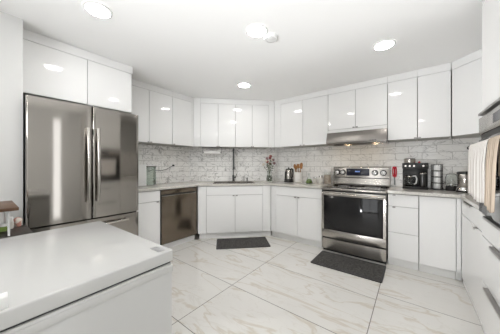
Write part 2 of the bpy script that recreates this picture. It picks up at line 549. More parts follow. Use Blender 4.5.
def upper(label, loc, rotz, w, nd, z0, z1, depth, group=None, tabs=(), fascia=True, strip=0.0, fl=0.0, fr=0.0, splits=None):
    r = thing('wall_cabinet', label, 'cabinet', (loc[0], loc[1], z0 - strip), rotz, group)
    h = z1 - z0; o = strip
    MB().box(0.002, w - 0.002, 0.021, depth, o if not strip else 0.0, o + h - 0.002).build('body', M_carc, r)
    xs = splits or [w * i / nd for i in range(nd + 1)]
    doors = [slab('door', a, b, o, o + h, r) for a, b in zip(xs, xs[1:])]
    if fascia:
        MB().box(-fl if fl else 0.0, w + fr, -0.001, 0.02, o + h + 0.001, ZC - z0 + o - 0.001).build('fascia', M_cab, r)
    if strip:
        MB().box(0.002, w - 0.002, 0.0, 0.02, 0, strip - 0.002).build('filler_strip', M_cab, r)
    for di, xa in tabs:
        edge_pull(xa - 0.014, xa + 0.014, o + G, doors[di], True)
    return r

def base(name, label, loc, rotz, w, depth, fronts, group=None, toe=0.05, sides=True, body_x=None):
    """fronts: (kind, x0, x1, z0, z1, (pull x0, x1) or None)"""
    r = thing(name, label, 'cabinet', (loc[0], loc[1], 0), rotz, group)
    bx0, bx1 = body_x or (0.002, w - 0.002)
    bd = MB()
    if name == 'sink_cabinet':
        t = 0.018
        bd.box(bx0, bx0 + t, 0.021, depth, 0.105, ZCT0 - 0.003).box(bx1 - t, bx1, 0.021, depth, 0.105, ZCT0 - 0.003)
        bd.box(bx0 + t, bx1 - t, 0.021, depth, 0.105, 0.123).box(bx0 + t, bx1 - t, depth - 0.01, depth, 0.123, ZCT0 - 0.003)
        bd.box(bx0 + t, bx1 - t, 0.021, 0.04, 0.123, ZCT0 - 0.003)
    else:
        bd.box(bx0, bx1, 0.021, depth, 0.105, ZCT0 - 0.003)
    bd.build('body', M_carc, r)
    MB().box(bx0, bx1, toe, toe + 0.016, 0.0, 0.105).build('toe_kick', M_toe, r)
    for k, x0, x1, z0, z1, p in fronts:
        d = slab(k, x0, x1, z0, z1, r)
        if p: edge_pull(p[0], p[1], z1 - G, d)
    return r

Z1, Z2, Z3, ZD = 0.10, 0.42, 0.742, 0.892
A90, A45 = PI / 2, PI / 4

# left run, faces +x
base('base_cabinet', 'narrow white base cabinet between fridge and dishwasher', (XL, 1.19), A90, 0.405, 0.59,
     [('drawer', 0, 0.405, Z3, ZD, None), ('door', 0, 0.405, Z1, Z3, (0.34, 0.375))])
# sink run, faces the middle of the room
def s_pt(s, off): return ((s - off) / R2, (s + off) / R2)
s0, s1 = -0.275, 0.690
sb = base('sink_cabinet', 'white corner sink base cabinet with two doors behind the small dark mat', s_pt(s0, SB), A45, s1 - s0, 0.59,
     [('false_front', 0, s1 - s0, Z3, ZD, None), ('door', 0, 0.4825, Z1, Z3, (0.44, 0.47)), ('door', 0.4825, 0.965, Z1, Z3, (0.495, 0.525))])
MB().box(-0.140, -0.002, 0.002, 0.02, 0.10, ZD).build('filler', M_cab, sb)
MB().box(s1 - s0 + 0.002, s1 - s0 + 0.138, 0.002, 0.02, 0.10, ZD).build('filler', M_cab, sb)
MB().box(-0.12, -0.002, 0.052, 0.066, 0, 0.10).build('toe_kick', M_toe, sb)
MB().box(s1 - s0 + 0.002, s1 - s0 + 0.155, 0.052, 0.066, 0, 0.10).build('toe_kick', M_toe, sb)
# range run, faces -y
rl = base('base_cabinet', 'white two-door base cabinet left of the stove, under the kettle', (-1.858, YB), 0, 0.790, 0.62,
     [('false_front', 0, 0.79, Z3, ZD, None), ('door', 0, 0.395, Z1, Z3, (0.35, 0.385)), ('door', 0.395, 0.79, Z1, Z3, (0.405, 0.44))])
MB().box(-0.098, -0.002, 0.002, 0.02, 0.10, ZD).build('filler', M_cab, rl)
MB().box(-0.108, -0.002, 0.052, 0.066, 0, 0.10).build('toe_kick', M_toe, rl)
base('drawer_cabinet', 'white three-drawer base cabinet right of the stove', (-0.242, YB), 0, 0.303, 0.62,
     [('drawer', 0, 0.303, Z3, ZD, (0.05, 0.08)), ('drawer', 0, 0.303, Z2, Z3, (0.05, 0.08)), ('drawer', 0, 0.303, Z1, Z2, None)])
rr = base('base_cabinet', 'white single-door base cabinet in the right corner beside the three drawers', (0.063, YB), 0, 0.312, 0.62,
     [('door', 0, 0.312, Z1, ZD, None)])
MB().box(0.314, 0.350, 0.002, 0.02, 0.10, ZD).build('filler', M_cab, rr)
MB().box(0.314, 0.360, 0.052, 0.066, 0, 0.10).build('toe_kick', M_toe, rr)
# right run, faces -x
base('drawer_cabinet', 'white base cabinet on the right with two drawers, beside the oven tower', (XR, 3.136), -A90, 0.893, 0.59,
     [('drawer', 0, 0.893, Z3, ZD, (0.19, 0.54)), ('drawer', 0, 0.893, 0.06, Z3, (0.64, 0.70))], toe=0.012)

# wall cabinets
upper('white two-door cabinet above the fridge', (-2.755, 0.237), A90, 0.943, 2, 1.899, ZT, 0.69, splits=[0, 0.483, 0.933], fr=0.0)
upper('white two-door wall cabinet just right of the fridge', (XLU, 1.19), A90, 0.770, 2, ZU, ZT, 0.325, tabs=((0, 0.365), (1, 0.405)))
ul = upper('white single-door wall cabinet above the dishwasher', (XLU, 1.962), A90, 0.387, 1, ZU, ZT, 0.325, tabs=((0, 0.02),))
MB().box(0.389, 0.425, 0.002, 0.02, 0, ZC - ZU - 0.002).build('filler', M_cab, ul)
u0 = -0.402; uw = 1.263 / 2
us = upper('white two-door wall cabinet over the sink, the left one of the pair', s_pt(u0, SU), A45, uw, 2, ZU, ZT, 0.32, 'wall cabinets over the sink', tabs=((0, 0.30), (1, 0.333)))
MB().box(-0.118, -0.002, 0.002, 0.02, 0, ZC - ZU - 0.002).build('filler', M_cab, us)
us = upper('white two-door wall cabinet over the sink, the right one of the pair', s_pt(u0 + uw, SU), A45, uw, 2, ZU, ZT, 0.32, 'wall cabinets over the sink', tabs=((0, 0.30), (1, 0.333)))
MB().box(uw + 0.002, uw + 0.104, 0.002, 0.02, 0, ZC - ZU - 0.002).build('filler', M_cab, us)
ur = upper('white two-door wall cabinet between sink corner and range hood', (-1.931, YU), 0, 0.860, 2, ZU, ZT, 0.325, tabs=((0, 0.40), (1, 0.46)))
MB().box(-0.137, -0.002, 0.002, 0.02, 0, ZC - ZU - 0.002).build('filler', M_cab, ur)
upper('white two-door wall cabinet directly above the range hood', (-1.069, YU), 0, 0.800, 2, 1.808, ZT, 0.325, tabs=((0, 0.378), (1, 0.422)), strip=0.05)
upper('white single-door wall cabinet just right of the range hood', (-0.267, YU), 0, 0.319, 1, ZU, ZT, 0.325, tabs=((0, 0.30),))
upper('white single-door wall cabinet between the hood side and the angled corner cabinet', (0.054, YU), 0, 0.313, 1, ZU, ZT, 0.325, tabs=((0, 0.02),))
cu = thing('wall_cabinet', 'white angled wall cabinet in the right corner above the blenders', 'cabinet', (0.372, YU + 0.002, ZU), -A45)
cw = 0.44
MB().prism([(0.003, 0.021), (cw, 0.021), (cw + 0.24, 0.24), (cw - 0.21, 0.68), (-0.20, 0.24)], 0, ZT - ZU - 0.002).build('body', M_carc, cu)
slab('door', 0, cw, 0, ZT - ZU, cu)
MB().box(0, cw, -0.001, 0.02, ZT - ZU + 0.001, ZC - ZU - 0.001).build('fascia', M_cab, cu)

# ------------------------------------------------------------------ worktops
off_f, off_w = SB - 0.025, WS - 0.014
yf, xw, yw = YB - 0.025, WL + 0.014, WB - 0.014
xf = XL + 0.025
outer = [(xf, 1.19), (xf, off_f * R2 + xf), (yf - off_f * R2, yf), (-1.066, yf), (-1.066, yw), (yw - off_w * R2, yw), (xw, off_w * R2 + xw), (xw, 1.19)]
ct = MB().prism(outer, ZCT0, ZCT).build('countertop', M_counter)
tag(ct, 'pale speckled stone worktop with the sink, from fridge round to stove', 'worktop')
# sink opening
ca, cb_, co0, co1 = -0.16, 0.56, 3.73, 4.075
cut = MB().prism([s_pt(ca, co0), s_pt(cb_, co0), s_pt(cb_, co1), s_pt(ca, co1)], 0.85, 1.0).build('cutter', M_counter)
md = ct.modifiers.new('b', 'BOOLEAN'); md.object = cut; md.operation = 'DIFFERENCE'; md.solver = 'EXACT'
bpy.context.view_layer.update()
me = bpy.data.meshes.new_from_object(ct.evaluated_get(bpy.context.evaluated_depsgraph_get()))
ct.modifiers.clear(); ct.data = me
bpy.data.objects.remove(cut)
tag(MB().prism([(-0.243, yf), (XR - 0.012, yf), (XR - 0.012, 2.243), (WR - 0.014, 2.243), (WR - 0.014, yw), (-0.243, yw)], ZCT0, ZCT).build('countertop', M_counter),
    'pale speckled stone worktop right of the stove, under coffee maker and blenders', 'worktop')

# sink
sk = thing('sink', 'stainless undermount sink set in the corner worktop', 'sink', (*s_pt(0.2, 3.9), 0.72), A45)
hw, d0, d1 = 0.36, 3.73 - 3.9, 4.075 - 3.9
b = MB()
zz0, zz1 = 0.0, ZCT - 0.72 - 0.006
b.box(-hw, hw, d0, d1, zz0, zz0 + 0.004)
b.box(-hw, -hw + 0.004, d0, d1, zz0, zz1).box(hw - 0.004, hw, d0, d1, zz0, zz1)
b.box(-hw, hw, d0, d0 + 0.004, zz0, zz1).box(-hw, hw, d1 - 0.004, d1, zz0, zz1)
b.build('basin', M_steel, sk)
b = MB()
z = ZCT - 0.72 + 0.0005
b.box(-hw - 0.012, hw + 0.012, d1 - 0.004, d1 + 0.012, z, z + 0.004).box(-hw - 0.012, hw + 0.012, d0 - 0.012, d0 + 0.004, z, z + 0.004)
b.box(-hw - 0.012, -hw + 0.004, d0, d1, z, z + 0.004).box(hw - 0.004, hw + 0.012, d0, d1, z, z + 0.004)
b.build('rim', M_dish, sk)
MB().lathe([(0.0, 0.004), (0.045, 0.004), (0.045, 0.008), (0.03, 0.009)], 0, 0.03).build('drain', M_chrome, sk)

# ------------------------------------------------------------------ refrigerator
fr = thing('refrigerator', 'tall stainless french-door refrigerator at the left wall', 'refrigerator', (-2.496, 0.243, 0), A90)
FW = 0.899
MB().box(0.006, FW - 0.006, 0.072, 0.90, 0.03, 1.80, 0.004).build('cabinet', M_side, fr)
def curved_door(x0, x1, z0, z1, sag=0.012, th=0.065, r=0.012):
    pts = []
    n = 14
    W = FW
    for i in range(n + 1):
        x = x0 + (x1 - x0) * i / n
        y = sag * (2 * (x - W / 2) / W) ** 2
        e = min(x - x0, x1 - x)
        if e < r: y += r - math.sqrt(max(0, r * r - (r - e) ** 2))
        pts.append((x, y))
    # rounded ends sampled densely
    fine = []
    for k in range(5):
        e = r * (1 - math.cos(PI / 2 * k / 4))
        fine.append((x0 + e, sag * (2 * (x0 + e - W / 2) / W) ** 2 + r * (1 - math.sin(PI / 2 * k / 4))))
    mid = [p for p in pts if x0 + r * 1.2 < p[0] < x1 - r * 1.2]
    fin2 = []
    for k in range(4, -1, -1):
        e = r * (1 - math.cos(PI / 2 * k / 4))
        fin2.append((x1 - e, sag * (2 * (x1 - e - W / 2) / W) ** 2 + r * (1 - math.sin(PI / 2 * k / 4))))
    poly = fine + mid + fin2 + [(x1, th), (x0, th)]
    b = MB().prism(poly, z0, z1, 0.0)
    for f in b.bm.faces:
        if len(f.verts) == 4 and abs(f.normal.z) < 0.1 and f.normal.y < -0.2: f.smooth = True
    return b
dl = curved_door(0.0, FW / 2 - 0.003, 0.725, 1.826).build('door', M_fridge, fr)
dr = curved_door(FW / 2 + 0.003, FW, 0.725, 1.826).build('door', M_fridge, fr)
dw = curved_door(0.0, FW, 0.075, 0.712).build('freezer_drawer', M_fridge, fr)
def bar_handle(p0, p1, out, r, parent, bow=0.012, m=None):
    """bowed bar with two stand-offs; local y is -out"""
    p0, p1 = Vector(p0), Vector(p1)
    pts = []
    for i in range(13):
        t = i / 12
        p = p0.lerp(p1, t); p.y -= out + bow * math.sin(PI * t)
        pts.append(p)
    b = MB().tube(pts, r, 12)
    for t in (0.06, 0.94):
        p = p0.lerp(p1, t)
        b.cyl((p.x, p.y + 0.002, p.z), (p.x, p.y - out, p.z), r * 0.9, 10)
    return b.build('handle', m or M_steel, parent)
bar_handle((FW / 2 - 0.040, 0.0, 0.89), (FW / 2 - 0.040, 0.0, 1.61), 0.026, 0.015, dl, 0.034)
bar_handle((FW / 2 + 0.040, 0.0, 0.89), (FW / 2 + 0.040, 0.0, 1.61), 0.026, 0.015, dr, 0.034)
bar_handle((0.13, 0.004, 0.655), (FW - 0.13, 0.004, 0.655), 0.038, 0.0115, dw, 0.01)
MB().box(0.05, FW - 0.05, 0.05, 0.2, 0.0, 0.07).build('base_grille', M_gasket, fr)
MB().box(FW / 2 - 0.06, FW / 2 + 0.06, 0.03, 0.13, 1.8265, 1.842, 0.004).build('hinge_cover', M_side, fr)
MB().box(0.004, FW - 0.004, 0.062, 0.074, 0.08, 1.81).build('gasket', M_gasket, fr)

# ------------------------------------------------------------------ dishwasher
dwx = thing('dishwasher', 'dark stainless dishwasher under the left worktop', 'dishwasher', (XL, 1.600, 0), A90)
DW = 0.632
MB().box(0.004, DW - 0.004, 0.03, 0.58, 0.10, 0.893).build('tub', M_side, dwx)
dd = MB().box(0.008, DW - 0.006, -0.012, 0.03, 0.105, 0.800, 0.005).build('door', M_dish, dwx)
MB().box(0.008, DW - 0.006, -0.004, 0.03, 0.826, 0.890, 0.004).build('control_panel', M_dish, dwx)
MB().box(0.012, DW - 0.01, 0.016, 0.03, 0.80, 0.826).build('handle_recess', M_gasket, dwx)
MB().box(0.012, DW - 0.01, -0.014, 0.004, 0.797, 0.806, 0.003).build('handle', M_steel, dwx)
MB().box(0.008, DW - 0.004, 0.05, 0.066, 0.0, 0.10).build('toe_kick', M_toe, dwx)
MB().box(0.0, 0.007, -0.006, 0.03, 0.10, 0.893).build('side_strip', M_black, dwx)

# ------------------------------------------------------------------ stove
RW = 0.806
st = thing('stove', 'stainless electric stove with knobs on its back panel, under the hood', 'stove', (-1.058, 3.085, 0), 0)
MB().box(0.004, RW - 0.004, 0.05, 0.66, 0.035, 0.895).build('body', M_side, st)
MB().box(0, RW, 0.0, 0.665, 0.896, 0.922, 0.005).build('cooktop_frame', M_steel, st)
gl = MB().box(0.02, RW - 0.02, 0.03, 0.585, 0.9225, 0.926, 0.001).build('cooktop_glass', M_blackglass, st)
for cx, cy, r in ((0.21, 0.17, 0.10), (0.60, 0.17, 0.115), (0.21, 0.43, 0.085), (0.60, 0.43, 0.10)):
    bb = MB()
    for q in (1.0, 0.62):
        bb.lathe([(r * q, 0.9262), (r * q, 0.9266), (r * q - 0.004, 0.9266), (r * q - 0.004, 0.9262)], cx, cy, 32, cap=False)
    bb.build('burner_ring', M_badge, st)
bgd = MB().prism_x([(0.595, 0.923), (0.595, 0.96), (0.612, 1.045), (0.612, 1.215), (0.625, 1.225), (0.665, 1.225), (0.665, 0.923)], 0.0, RW, 0.003).build('backguard', M_steel, st)
MB().box(0.008, RW - 0.008, 0.606, 0.6125, 1.045, 1.056).build('vent_slot', M_black, bgd)
ds = MB().box(0.205, 0.535, 0.608, 0.6125, 1.085, 1.195, 0.002).build('display', M_display, bgd)
dg = MB()
for i in range(4):
    dg.box(0.335 + i * 0.018, 0.346 + i * 0.018, 0.6065, 0.608, 1.14, 1.160)
dg.build('digits', M_digit, ds)
for kx in (0.07, 0.15, 0.61, 0.72):
    k = MB().cyl((kx, 0.6125, 1.135), (kx, 0.575, 1.135), 0.036, 24, 0.030)
    k.box(kx - 0.006, kx + 0.006, 0.566, 0.578, 1.105, 1.165, 0.002)
    ko = k.build('knob', M_chrome, bgd)
    MB().cyl((kx, 0.6128, 1.135), (kx, 0.606, 1.135), 0.044, 24).build('knob_ring', M_black, ko)
od = MB()
od.box(0.004, RW - 0.004, 0.008, 0.05, 0.815, 0.872, 0.004)
od.box(0.004, RW - 0.004, 0.008, 0.05, 0.215, 0.325, 0.004)
od.box(0.004, 0.034, 0.008, 0.05, 0.32, 0.82).box(RW - 0.034, RW - 0.004, 0.008, 0.05, 0.32, 0.82)
odo = od.build('oven_door', M_steel, st)
MB().box(0.034, RW - 0.034, 0.006, 0.04, 0.325, 0.815, 0.002).build('window', M_blackglass, odo)
bar_handle((0.03, 0.008, 0.845), (RW - 0.03, 0.008, 0.845), 0.042, 0.0125, odo, 0.008)
MB().box(0.004, RW - 0.004, 0.02, 0.05, 0.874, 0.894).build('vent_gap', M_black, st)
# storage drawer with a bowed front
dpts = [(0.004, 0.05), (0.004, 0.026)] + [(0.004 + (RW - 0.008) * i / 20, 0.012 - 0.014 * math.sin(PI * min(1, max(0, i / 20)))) for i in range(1, 20)] + [(RW - 0.004, 0.026), (RW - 0.004, 0.05)]
MB().prism(dpts, 0.045, 0.195, 0.0).build('storage_drawer', M_steel, st)
MB().box(0.01, RW - 0.01, 0.03, 0.05, 0.197, 0.213).build('drawer_gap', M_black, st)
MB().box(0.01, RW - 0.01, 0.06, 0.1, 0.0, 0.045).build('kick_panel', M_black, st)

# ------------------------------------------------------------------ range hood
hd = thing('range_hood', 'slim stainless range hood under the wall cabinet over the stove', 'range hood', (-1.069, YU, 1.575), 0)
HW = 0.800
MB().prism_x([(-0.10, 0.0), (-0.105, 0.035), (-0.055, 0.178), (0.32, 0.178), (0.32, 0.036), (-0.088, 0.036), (-0.090, 0.0)], 0.004, HW - 0.004).build('canopy', M_hood, hd)
for x in (0.002, HW - 0.006):
    MB().prism_x([(-0.10, 0.0), (-0.105, 0.035), (-0.055, 0.178), (0.32, 0.178), (0.32, 0.0)], x, x + 0.004).build('end_panel', M_hood, hd)
MB().box(0.004, HW - 0.004, 0.315, 0.32, 0.0, 0.036).build('back_lip', M_steel, hd)
MB().box(0.03, HW - 0.03, -0.07, 0.28, 0.030, 0.0355).build('filter_panel', M_side, hd)
for x in (0.17, 0.60):
    MB().lathe([(0.0, 0.026), (0.030, 0.026), (0.030, 0.0295)], x, 0.05).build('lamp', M_hoodlamp, hd)
sw = MB()
for i in range(3): sw.box(0.60 + i * 0.03, 0.618 + i * 0.03, -0.106, -0.098, 0.018, 0.03)
sw.build('switch', M_black, hd)

# ------------------------------------------------------------------ oven tower on the right
tw = thing('oven_cabinet', 'tall white oven tower at the right edge, holding the wall oven', 'cabinet', (0.40, 2.235, 0), -A90)
TW = 0.86
b = MB()
b.box(0.0, TW, 0.021, 0.61, 0.105, 0.905)
b.box(0.0, TW, 0.021, 0.61, 1.585, ZT)
b.box(0.0, 0.018, 0.0, 0.61, 0.905, 1.585).box(TW - 0.018, TW, 0.0, 0.61, 0.905, 1.585).box(0.018, TW - 0.018, 0.59, 0.61, 0.905, 1.585)
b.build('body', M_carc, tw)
MB().box(0, TW, 0.012, 0.03, 0, 0.105).build('toe_kick', M_toe, tw)
for z0, z1, p in ((Z3, ZD + 0.01, (0.13, 0.65)), (Z2, Z3, (0.285, 0.72)), (0.06, Z2, (0.14, 0.66))):
    d = slab('drawer', 0, TW, z0, z1, tw)
    edge_pull(p[0], p[1], z1 - G, d)
dA = slab('door', 0, TW, 1.60, ZT, tw)
edge_pull(0.02, 0.55, 1.60 + G, dA, True)
MB().box(0, TW, -0.001, 0.02, ZT + 0.001, ZC - 0.001).build('fascia', M_cab, tw)
ov = thing('wall_oven', 'built-in stainless and black glass wall oven with towels on its handle', 'oven', (0.40, 2.235, 0.91), -A90)
MB().box(0.022, TW - 0.022, 0.01, 0.58, 0.0, 0.668).build('body', M_side, ov)
MB().box(0.006, TW - 0.006, -0.016, 0.008, 0.555, 0.672, 0.003).build('control_panel', M_steel, ov)
MB().box(0.35, 0.52, -0.018, -0.014, 0.59, 0.645).build('display', M_display, ov)
MB().box(0.01, TW - 0.01, -0.004, 0.008, 0.52, 0.555).build('vent_slot', M_black, ov)
od2 = MB().box(0.006, TW - 0.006, -0.016, 0.008, 0.005, 0.518, 0.003).build('door', M_blackglass, ov)
HBX0, HBX1, HBY, HBZ = 0.055, TW - 0.03, -0.07, 0.462
hb = MB().cyl((HBX0, HBY, HBZ), (HBX1, HBY, HBZ), 0.011, 14)
for x in (HBX0 + 0.010, HBX1 - 0.012):
    hb.cyl((x, HBY, HBZ), (x, -0.015, HBZ), 0.009, 10)
hb.build('handle', M_steel, od2)
for x in (HBX0,):
    MB().cyl((x - 0.008, HBY, HBZ), (x + 0.004, HBY, HBZ), 0.014, 14).build('handle_cap', M_black, od2)

def towel(name, label, x0, x1, drop, m, seed, lean=0.0):
    """cloth folded over the oven handle; front flap longer than the back flap"""
    rnd = random.Random(seed)
    bm = bmesh.new()
    uvl = bm.loops.layers.uv.new('UVMap')
    nx, path = 40, []
    r = 0.015
    for i in range(7): path.append((0.03 + 0.0, -(drop * 0.55) * (1 - i / 6) - 0.004))  # back flap
    arc = [(r * math.cos(a), r * math.sin(a)) for a in [PI * k / 8 for k in range(9)]]
    P = [(r + 0.004, -drop * 0.55 * (1 - i / 6)) for i in range(6)] + arc + [(-r - 0.002, -drop * i / 14) for i in range(1, 15)]
    ph = rnd.uniform(0, 6)
    grid = []
    acc = 0
    for j, (py, pz) in enumerate(P):
        if j: acc += math.hypot(py - P[j - 1][0], pz - P[j - 1][1])
        row = []
        w = min(1.0, max(0, -pz) / 0.12)
        for i in range(nx + 1):
            t = i / nx
            x = x0 + (x1 - x0) * t
            fold = 0.007 * w * (math.sin(t * 21 + ph) + 0.5 * math.sin(t * 47 + 2 * ph))
            s = -1 if py < 0 else 0.25
            x += lean * max(0, -pz) + (0.5 - t) * 0.05 * w * (x1 - x0) * 2
            z = pz + (0.012 * math.sin(t * 5 + ph) * w if j == len(P) - 1 or j == 0 else 0)
            row.append((bm.verts.new((x, py + s * abs(fold), z)), t, acc))
        grid.append(row)
    for A, B in zip(grid, grid[1:]):
        for i in range(nx):
            q = (A[i], A[i + 1], B[i + 1], B[i])
            f = bm.faces.new([k[0] for k in q]); f.smooth = True
            for l, k in zip(f.loops, q): l[uvl].uv = (k[1] * (x1 - x0) / 0.42, k[2])
    me = bpy.data.meshes.new(name); bm.to_mesh(me); bm.free(); me.materials.append(m)
    o = bpy.data.objects.new(name, me); C.objects.link(o)
    o.location = (0.40 + HBY, 2.235, 0.91 + HBZ); o.rotation_euler = (0, 0, -A90)
    md = o.modifiers.new('s', 'SOLIDIFY'); md.thickness = 0.003; md.offset = 0
    return tag(o, label, 'towel', 'towels on the oven handle')
towel('kitchen_towel', 'wide white striped towel over the end of the oven handle', 0.150, 0.585, 0.33, M_towel1, 3, 0.0)
towel('kitchen_towel', 'beige towel on the oven handle right of the white one', 0.615, 0.78, 0.35, M_towel2, 8, -0.12)

# ------------------------------------------------------------------ chest freezer in front
cf = thing('chest_freezer', 'white chest freezer in the foreground at lower left', 'freezer', (-1.535, 0.468, 0), -A90 + math.radians(1.5))
# local x -> -y (0..1.15), local y -> +x (0..0.73)
CX, CD = 1.15, 0.765
MB().box(0.003, CX - 0.003, 0.006, CD - 0.004, 0.03, 0.849, 0.006, 2).build('body', M_enamel, cf)
MB().box(0.001, CX - 0.001, 0.004, CD - 0.001, 0.815, 0.840, 0.003).build('rim', M_enamel, cf)
MB().box(0.008, CX - 0.008, 0.01, CD - 0.010, 0.8492, 0.8558).build('gasket', M_gasket, cf)
ld = MB().box(0.0, CX, 0.0, CD, 0.856, 0.902, 0.006, 3).build('lid', M_enamel, cf)
MB().box(0.025, 0.052, CD - 0.085, CD - 0.022, 0.9018, 0.9032, 0.0).build('badge', M_badge, ld)
MB().prism_x([(CD - 0.028, 0.900), (CD - 0.010, 0.900), (CD - 0.008, 0.930), (CD - 0.016, 0.940), (CD - 0.022, 0.930)], 0.443, 0.468, 0.002).build('handle', M_white, ld)
for x in (0.08, CX - 0.08):
    for y in (0.08, CD - 0.08):
        MB().cyl((x, y, 0), (x, y, 0.032), 0.022, 14).build('foot', M_black, cf)

# ------------------------------------------------------------------ side table and shelf at the far left
tb = thing('side_table', 'dark brown table with rounded corners between left wall and freezer', 'table', (-1.97, -0.30, 0), 0)
TZ = 0.803
MB().prism(rounded_rect(-0.35, 0.35, -0.5, 0.525, 0.09), TZ - 0.034, TZ, 0.004).build('tabletop', M_table, tb)
for x in (-0.27, 0.27):
    for y in (-0.42, 0.43):
        MB().cyl((x, y, 0), (x, y, TZ - 0.033), 0.022, 14).build('leg', M_table, tb)
sh = thing('spice_shelf', 'small brown wooden shelf on white posts standing on the dark table', 'shelf', (-2.15, -0.10, TZ + 0.001), 0)
MB().box(-0.24, 0.19, -0.30, 0.26, 0.158, 0.178, 0.003).build('shelf_board', M_wood2, sh)
for y in (-0.26, 0.22):
    for x in (-0.155, 0.15):
        MB().cyl((x, y, 0.0), (x, y, 0.159), 0.006, 10).build('post', M_white, sh)
def jar(name, label, cat, loc, r, h, m_body, m_lid, lid_h=0.02, group=None, fill=None, lid_r=None, neck=0.8):
    o = thing(name, label, cat, loc, 0, group)
    body = MB().lathe([(r * 0.9, 0), (r, 0.006), (r, h - lid_h - 0.015), (r * neck, h - lid_h), (r * neck, h - lid_h + 0.002)]).build('body', m_body, o)
    if fill: MB().lathe([(r * 0.86, 0.004), (r * 0.92, 0.010), (r * 0.92, (h - lid_h) * 0.72)]).build('contents', fill, body)
    lr = lid_r or r * neck * 1.06
    MB().lathe([(lr, h - lid_h + 0.002), (lr, h - 0.003), (lr * 0.94, h)]).build('lid', m_lid, o)
    return o
jz = TZ + 0.001
jar('spice_jar', 'little amber jar under the wooden shelf at the left edge', 'jar', (-2.265, 0.066, jz), 0.028, 0.105, M_brown, M_table, group='jars under the wooden shelf')
jar('spice_jar', 'little green capped jar under the wooden shelf', 'jar', (-2.170, 0.105, jz), 0.020, 0.05, M_greenliq, M_white, group='jars under the wooden shelf')
jar('spice_jar', 'little white jar under the wooden shelf', 'jar', (-2.225, 0.140, jz), 0.017, 0.08, M_salt, M_white, group='jars under the wooden shelf')
ck = MB().lathe([(0.017, 0), (0.023, 0.040), (0.025, 0.040), (0.024, 0.048), (0.014, 0.062), (0.004, 0.066)]).build('paper_cup', M_pink)
ck.location = (-2.262, 0.178, jz)
tag(ck, 'pink and white paper cup at the right end of the wooden shelf', 'cup')

# ------------------------------------------------------------------ ceiling fittings
dlp = thing('downlight', 'recessed round downlight at the upper left above the fridge', 'ceiling light', (-1.963, 0.581, ZC), 0, 'recessed downlights')
MB().lathe([(0.082, -0.001), (0.082, -0.008), (0.100, -0.005), (0.102, -0.0005)], n=40, cap=False).build('trim_ring', M_white, dlp)
MB().lathe([(0.0, -0.0045), (0.083, -0.0045), (0.083, -0.003)], n=40).build('diffuser', M_lamp, dlp)
for p, lb in (((-1.121, 1.557), 'recessed round downlight beside the smoke detector'), ((-0.227, 2.528), 'recessed round downlight on the right, before the stove cabinets'),
              ((-2.027, 2.478), 'recessed round downlight farthest back, in front of the sink'),
              ((0.2, -0.5), 'recessed round downlight overhead, out of view'), ((-1.0, -2.3), 'recessed round downlight overhead, out of view'),  # from here on: downlights added for more light, outside the frame
              ((0.3, -2.6), 'recessed round downlight overhead, out of view'), ((0.1, -1.5), 'recessed round downlight overhead, out of view')):
    dup(dlp, (*p, ZC), lb)
sd = thing('smoke_detector', 'round white smoke detector on the ceiling beside a downlight', 'smoke detector', (-1.067, 1.712, ZC), 0)
MB().lathe([(0.040, -0.028), (0.060, -0.022), (0.068, -0.008), (0.068, -0.0005)], n=32).build('housing', M_white, sd)
MB().lathe([(0.045, -0.0285), (0.045, -0.025), (0.040, -0.025), (0.040, -0.0285)], n=32, cap=False).build('vent_ring', M_badge, sd)

# ------------------------------------------------------------------ floor mats
def mat_rug(name, label, loc, rotz, w, d):
    r = thing(name, label, 'mat', (*loc, 0), rotz)
    MB().prism(rounded_rect(0, w, 0, d, 0.02, 3), 0.0008, 0.010, 0.002).build('mat_body', M_mat_, r)
    b = MB()
    b.box(0.008, w - 0.008, 0.004, 0.018, 0.010, 0.0125).box(0.008, w - 0.008, d - 0.018, d - 0.004, 0.010, 0.0125)
    b.box(0.004, 0.018, 0.004, d - 0.004, 0.010, 0.0125).box(w - 0.018, w - 0.004, 0.004, d - 0.004, 0.010, 0.0125)
    b.build('border', M_gasket, r)
    return r
mat_rug('floor_mat', 'charcoal mat on the floor before the sink', s_pt(-0.10, 3.150), A45, 0.83, 0.43)
mat_rug('floor_mat', 'charcoal mat on the floor before the stove', (-1.035, 2.60), 0, 0.785, 0.465)

# ------------------------------------------------------------------ things on the worktops
Z = ZCT
# by the fridge
wbx = thing('countertop_appliance', 'white upright appliance on the worktop beside the fridge', 'appliance', (-3.30, 1.50, Z), A90)
MB().prism(rounded_rect(-0.10, 0.085, -0.09, 0.10, 0.03), 0.004, 0.325, 0.006).build('housing', M_white, wbx)
MB().prism(rounded_rect(-0.09, 0.075, -0.08, 0.09, 0.03), 0.0, 0.006).build('base', M_black, wbx)
gc = thing('glass_canister', 'square green-tinted glass canister with dark rim, near the fridge', 'canister', (-3.315, 1.685, Z), A90)
MB().prism(rounded_rect(-0.07, 0.07, -0.06, 0.06, 0.012), 0.008, 0.285, 0.003).build('body', M_greenglass, gc)
MB().prism(rounded_rect(-0.073, 0.073, -0.063, 0.063, 0.012), 0.285, 0.300, 0.003).build('lid', M_black, gc)
MB().prism(rounded_rect(-0.068, 0.068, -0.058, 0.058, 0.012), 0.0, 0.008).build('base', M_side, gc)
MB().cyl((0.03, -0.062, 0.06), (0.03, -0.10, 0.055), 0.011, 12).cyl((0.03, -0.088, 0.05), (0.03, -0.088, 0.085), 0.008, 10).build('spigot', M_black, gc)
ol = thing('wall_outlet', 'white socket plate on the tiled wall above the dishwasher', 'outlet', (WL + 0.0125, 2.165, 1.225), A90)
MB().box(-0.036, 0.036, -0.006, 0.0, -0.058, 0.058, 0.003).build('plate', M_splash and M_white, ol)
sk2 = MB()
for z in (-0.022, 0.022): sk2.box(-0.015, 0.015, -0.0075, -0.005, z - 0.014, z + 0.014, 0.002)
sk2.build('socket', M_paper, ol)
pc = thing('power_cord', 'black cord hanging from wall plug to behind the glass canister', 'cord', (WL + 0.021, 2.165, 1.247), A90)
